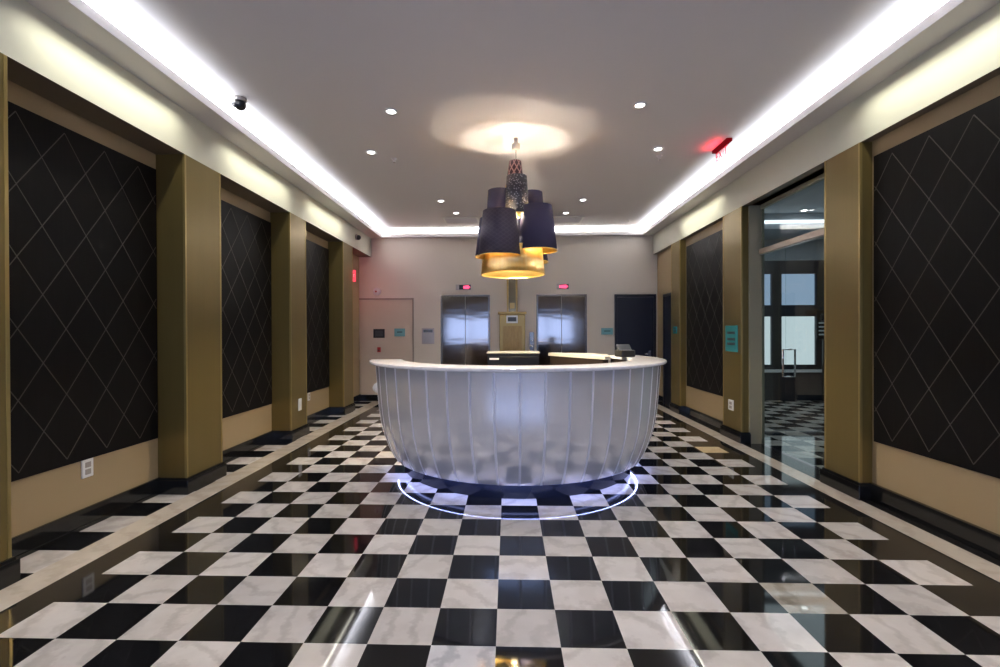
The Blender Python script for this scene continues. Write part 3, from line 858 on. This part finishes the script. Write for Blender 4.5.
def shade(dx, dy, rt, rb, z0, z1, outer, bulb=True, bulbz=None, power=10, name='lampshade', inner='shade_gold'):
    t_ = 0.004
    b = nb(); lathe(b, [(rb, z0), (rt, z1), (rt - t_, z1), (rb - t_, z0)], 56, dx, dy, uv=1.0)
    o = obj(name, b, outer, cl)
    b = nb(); lathe(b, [(rb - t_ - 0.0005, z0 + 0.001), (rt - t_ - 0.0005, z1 - 0.001), (rt - t_ - 0.003, z1 - 0.001), (rb - t_ - 0.003, z0 + 0.001)], 56, dx, dy)
    obj('lining', b, inner, o)
    b = nb(); lathe(b, [(rb + 0.003, z0 - 0.003), (rb + 0.003, z0 + 0.006), (rb - 0.008, z0 + 0.006), (rb - 0.008, z0 - 0.003)], 56, dx, dy)
    obj('rim', b, 'shade_gold', o)
    if bulb:
        zb_ = bulbz if bulbz else (z0 + z1) / 2
        b = nb(); disc_lathe(b, [(0, zb_ - 0.035), (0.022, zb_ - 0.028), (0.032, zb_), (0.022, zb_ + 0.03), (0.014, zb_ + 0.05), (0, zb_ + 0.05)], 16, dx, dy)
        obj('bulb', b, 'bulb_glow', o)
        b = nb(); disc_lathe(b, [(0, zb_ + 0.05), (0.016, zb_ + 0.05), (0.016, zb_ + 0.11), (0, zb_ + 0.11)], 12, dx, dy); obj('socket', b, 'black_plastic', o)
        L = light('bulb_light', 'POINT', (0, 0, 0), power * 5.5, (1.0, 0.88, 0.70), shadow_soft_size=0.035); L.parent = o; L.location = (dx, dy, zb_ - 0.06)
    return o


# lowest wide gold shade
shade(0.01, 0.0, 0.335, 0.36, 2.12, 2.42, 'shade_glow', True, 2.29, 20)
shade(-0.135, -0.26, 0.180, 0.236, 2.285, 2.775, 'shade_grid', True, 2.58, 5)
shade(0.275, -0.18, 0.165, 0.220, 2.355, 2.845, 'shade_navy', True, 2.66, 5)
shade(-0.20, 0.10, 0.17, 0.225, 2.34, 2.78, 'shade_navy', True, 2.6, 9)
shade(0.24, 0.22, 0.13, 0.19, 2.29, 2.72, 'shade_grid', True, 2.5, 9)
shade(-0.135, 0.02, 0.135, 0.165, 2.60, 3.08, 'shade_navy', True, 2.92, 9)
shade(0.225, 0.04, 0.125, 0.165, 2.56, 3.06, 'shade_navy', True, 2.9, 9)
shade(0.055, -0.15, 0.112, 0.135, 2.76, 3.185, 'shade_sparkle', True, 2.98, 5)
shade(0.04, 0.0, 0.068, 0.108, 3.12, 3.405, 'shade_lattice', True, 3.28, 6)
b = nb(); disc_lathe(b, [(0, 3.53), (0.035, 3.53), (0.045, 3.545), (0.045, 3.60), (0.02, 3.61), (0.02, ZC), (0, ZC)], 24, 0.05, 0); obj('canopy', b, 'white_plastic', cl)
b = nb(); tube(b, [(0.05, 0, 3.54), (0.05, 0, 2.35)], 0.008, 8); obj('stem', b, 'chrome', cl)
b = nb()
for dx, dy, z in ((-0.135, -0.26, 2.80), (0.275, -0.18, 2.88), (-0.20, 0.10, 2.80), (0.24, 0.22, 2.72), (-0.135, 0.02, 3.0), (0.225, 0.04, 3.0), (0.055, -0.15, 3.1)):
    tube(b, [(0.05, 0, z - 0.05), (dx, dy, z - 0.05), (dx, dy, z - 0.25)], 0.005, 6)
obj('bracket', b, 'chrome', cl)

# ------------------------------------------------------------------ ceiling fittings


def downlight(x, y, label, power=45, group='downlights'):
    t = thing('downlight', label, 'downlight', (x, y, ZC - 0.012), 'small round downlights in the ceiling')
    b = nb(); lathe(b, [(0.042, 0.006), (0.068, 0.0), (0.068, 0.012), (0.042, 0.012)], 28); obj('trim_ring', b, 'white_plastic', t)
    b = nb(); disc_lathe(b, [(0, 0.005), (0.042, 0.007), (0.042, 0.012), (0, 0.012)], 24); obj('lamp', b, 'downlight_glow', t)
    L = light('downlight_beam', 'SPOT', (0, 0, 0), power, (1.0, 0.93, 0.88), shadow_soft_size=0.04, spot_size=radians(95), spot_blend=0.8); L.parent = t; L.location = (0, 0, -0.02)


for x, y, lab in ((-1.155, 4.72, 'bright ceiling downlight nearest on the left of the pendant lamp'), (-1.66, 5.77, 'downlight left of the pendant, second from the front and farthest left'),
                  (1.285, 4.69, 'bright ceiling downlight nearest on the right of the pendant lamp'), (1.81, 5.82, 'downlight right of the pendant, second from the front, by the exit sign'),
                  (-1.115, 7.95, 'small downlight beyond the pendant on the left, before the ceiling vent'), (1.25, 8.0, 'small downlight beyond the pendant on the right, before the ceiling vent'),
                  (-0.95, 8.76, 'farthest left downlight, just before the left ceiling vent'), (1.07, 8.86, 'farthest right downlight, just before the right ceiling vent')):
    downlight(x, y, lab)
for x, y in ((-1.66, 3.0), (1.8, 2.9), (-1.15, 1.2), (1.28, 1.2), (-1.15, -1.2), (1.28, -1.2)):
    downlight(x, y, 'unseen ceiling downlight %s, %s' % ({3.0: 'in front of and above the camera', 2.9: 'in front of and above the camera', 1.2: 'just above the camera', -1.2: 'behind the camera'}[y], 'on the left' if x < 0 else 'on the right'))


def vent(x0, x1, y0, y1, label):
    t = thing('ceiling_vent', label, 'ceiling vent', ((x0 + x1) / 2, (y0 + y1) / 2, ZC - 0.02), 'rectangular ceiling vents near the back')
    w_, h_ = (x1 - x0) / 2, (y1 - y0) / 2
    b = nb(); box(b, -w_, w_, -h_, -h_ + 0.03, 0, 0.02); box(b, -w_, w_, h_ - 0.03, h_, 0, 0.02); box(b, -w_, -w_ + 0.03, -h_ + 0.03, h_ - 0.03, 0, 0.02); box(b, w_ - 0.03, w_, -h_ + 0.03, h_ - 0.03, 0, 0.02)
    obj('frame', b, 'white_plastic', t)
    b = nb()
    for k in range(7):
        yy = -h_ + 0.05 + k * (2 * h_ - 0.1) / 6
        box(b, -w_ + 0.03, w_ - 0.03, yy - 0.018, yy + 0.018, 0.010, 0.018)
    obj('grille', b, 'vent_paint', t)


vent(-1.24, -0.57, 9.08, 9.55, 'left of the two rectangular vents in the ceiling near the back wall')
vent(0.77, 1.45, 9.10, 9.62, 'right of the two rectangular vents in the ceiling near the back wall')


def sprinkler(x, y, label):
    t = thing('sprinkler', label, 'sprinkler', (x, y, ZC - 0.05), 'ceiling sprinklers')
    b = nb(); disc_lathe(b, [(0, 0.05), (0.035, 0.05), (0.03, 0.04), (0.01, 0.035), (0.01, 0.01), (0, 0.01)], 16); obj('escutcheon', b, 'vent_paint', t)
    b = nb(); disc_lathe(b, [(0, 0), (0.018, 0), (0.018, 0.004), (0, 0.004)], 12); obj('deflector', b, 'chrome', t)


sprinkler(-1.43, 6.0, 'small sprinkler in the ceiling right of the left downlights')
sprinkler(1.90, 6.06, 'small sprinkler beside the second right downlight')
sprinkler(2.35, 9.4, 'small sprinkler hanging by the right back corner of the lit ceiling edge')

# security cameras
def dome_cam(x, y, z, label, wall=False):
    t = thing('security_camera', label, 'security camera', (x, y, z))
    if not wall:
        b = nb(); disc_lathe(b, [(0, 0), (0.055, 0), (0.06, -0.02), (0.05, -0.035), (0, -0.035)], 24); obj('mount', b, 'grey_plate', t)
        b = nb(); disc_lathe(b, [(0.0, -0.03), (0.045, -0.035), (0.052, -0.06), (0.045, -0.09), (0.025, -0.108), (0, -0.114)], 24); obj('dome', b, 'black_plastic', t)
        b = nb(); tube(b, [(0, 0, -0.07), (-0.035, -0.06, -0.085)], 0.022, 16); obj('lens', b, 'dark_grey_plastic', t)
    else:
        b = nb(); disc_lathe(b, [(0, 0), (0.05, 0), (0.055, 0.02), (0.045, 0.035), (0, 0.035)], 24)
        bmesh.ops.rotate(b, verts=b.verts, cent=(0, 0, 0), matrix=Matrix.Rotation(pi / 2, 3, 'Y')); obj('mount', b, 'grey_plate', t)
        b = nb(); bmesh.ops.create_uvsphere(b, u_segments=20, v_segments=12, radius=0.048); bmesh.ops.translate(b, verts=b.verts, vec=(0.05, 0, -0.01))
        for f in b.faces:
            f.smooth = True
        obj('dome', b, 'black_plastic', t)


dome_cam(-2.50, 4.40, ZC, 'dark dome camera hanging from the ceiling by the left cove light')
dome_cam(XL, 9.16, 3.325, 'dark camera on the valance at the far left corner', True)

# exit signs
t = thing('exit_sign', 'red lit exit sign hanging from the ceiling by the right cove', 'exit sign', (2.52, 5.72, ZC))
obj('housing', bx(-0.03, 0.03, -0.20, 0.20, -0.035, 0), 'red_glow', t, label='red glowing bar')
obj('panel', bx(-0.003, 0.003, -0.17, 0.17, -0.19, -0.035), 'sign_acrylic', t, label='clear acrylic panel')
MW = Matrix.Translation((-0.005, 0, -0.115)) @ Matrix(((0, 0, -1, 0), (-1, 0, 0, 0), (0, 1, 0, 0), (0, 0, 0, 1)))
text_mesh('lettering', 'EXIT', 0.15, 'sign_red', MW, t, 0.001)
L = light('exit_light', 'AREA', (2.44, 5.72, ZC - 0.07), 0.5, (1, 0.02, 0.05), (0.3, 0.03), (-0.5, 0, 0.85))
t = thing('exit_sign', 'red lit exit sign on the farthest left pillar before the back wall', 'exit sign', (XL, 9.0, 2.44))
obj('housing', bx(-0.12, 0.05, -0.045, 0.0, 0, 0.22), 'sign_red', t, 0.004)
MW = Matrix.Translation((-0.03, -0.047, 0.11)) @ Matrix(((1, 0, 0, 0), (0, 0, -1, 0), (0, 1, 0, 0), (0, 0, 0, 1)))
text_mesh('lettering', 'EXIT', 0.07, 'white_plastic', MW, t, 0.001)
L = light('exit_light', 'AREA', (XL - 0.03, 9.03, 2.55), 1.5, (1, 0.03, 0.03), (0.14, 0.2), (0.25, 1, 0))
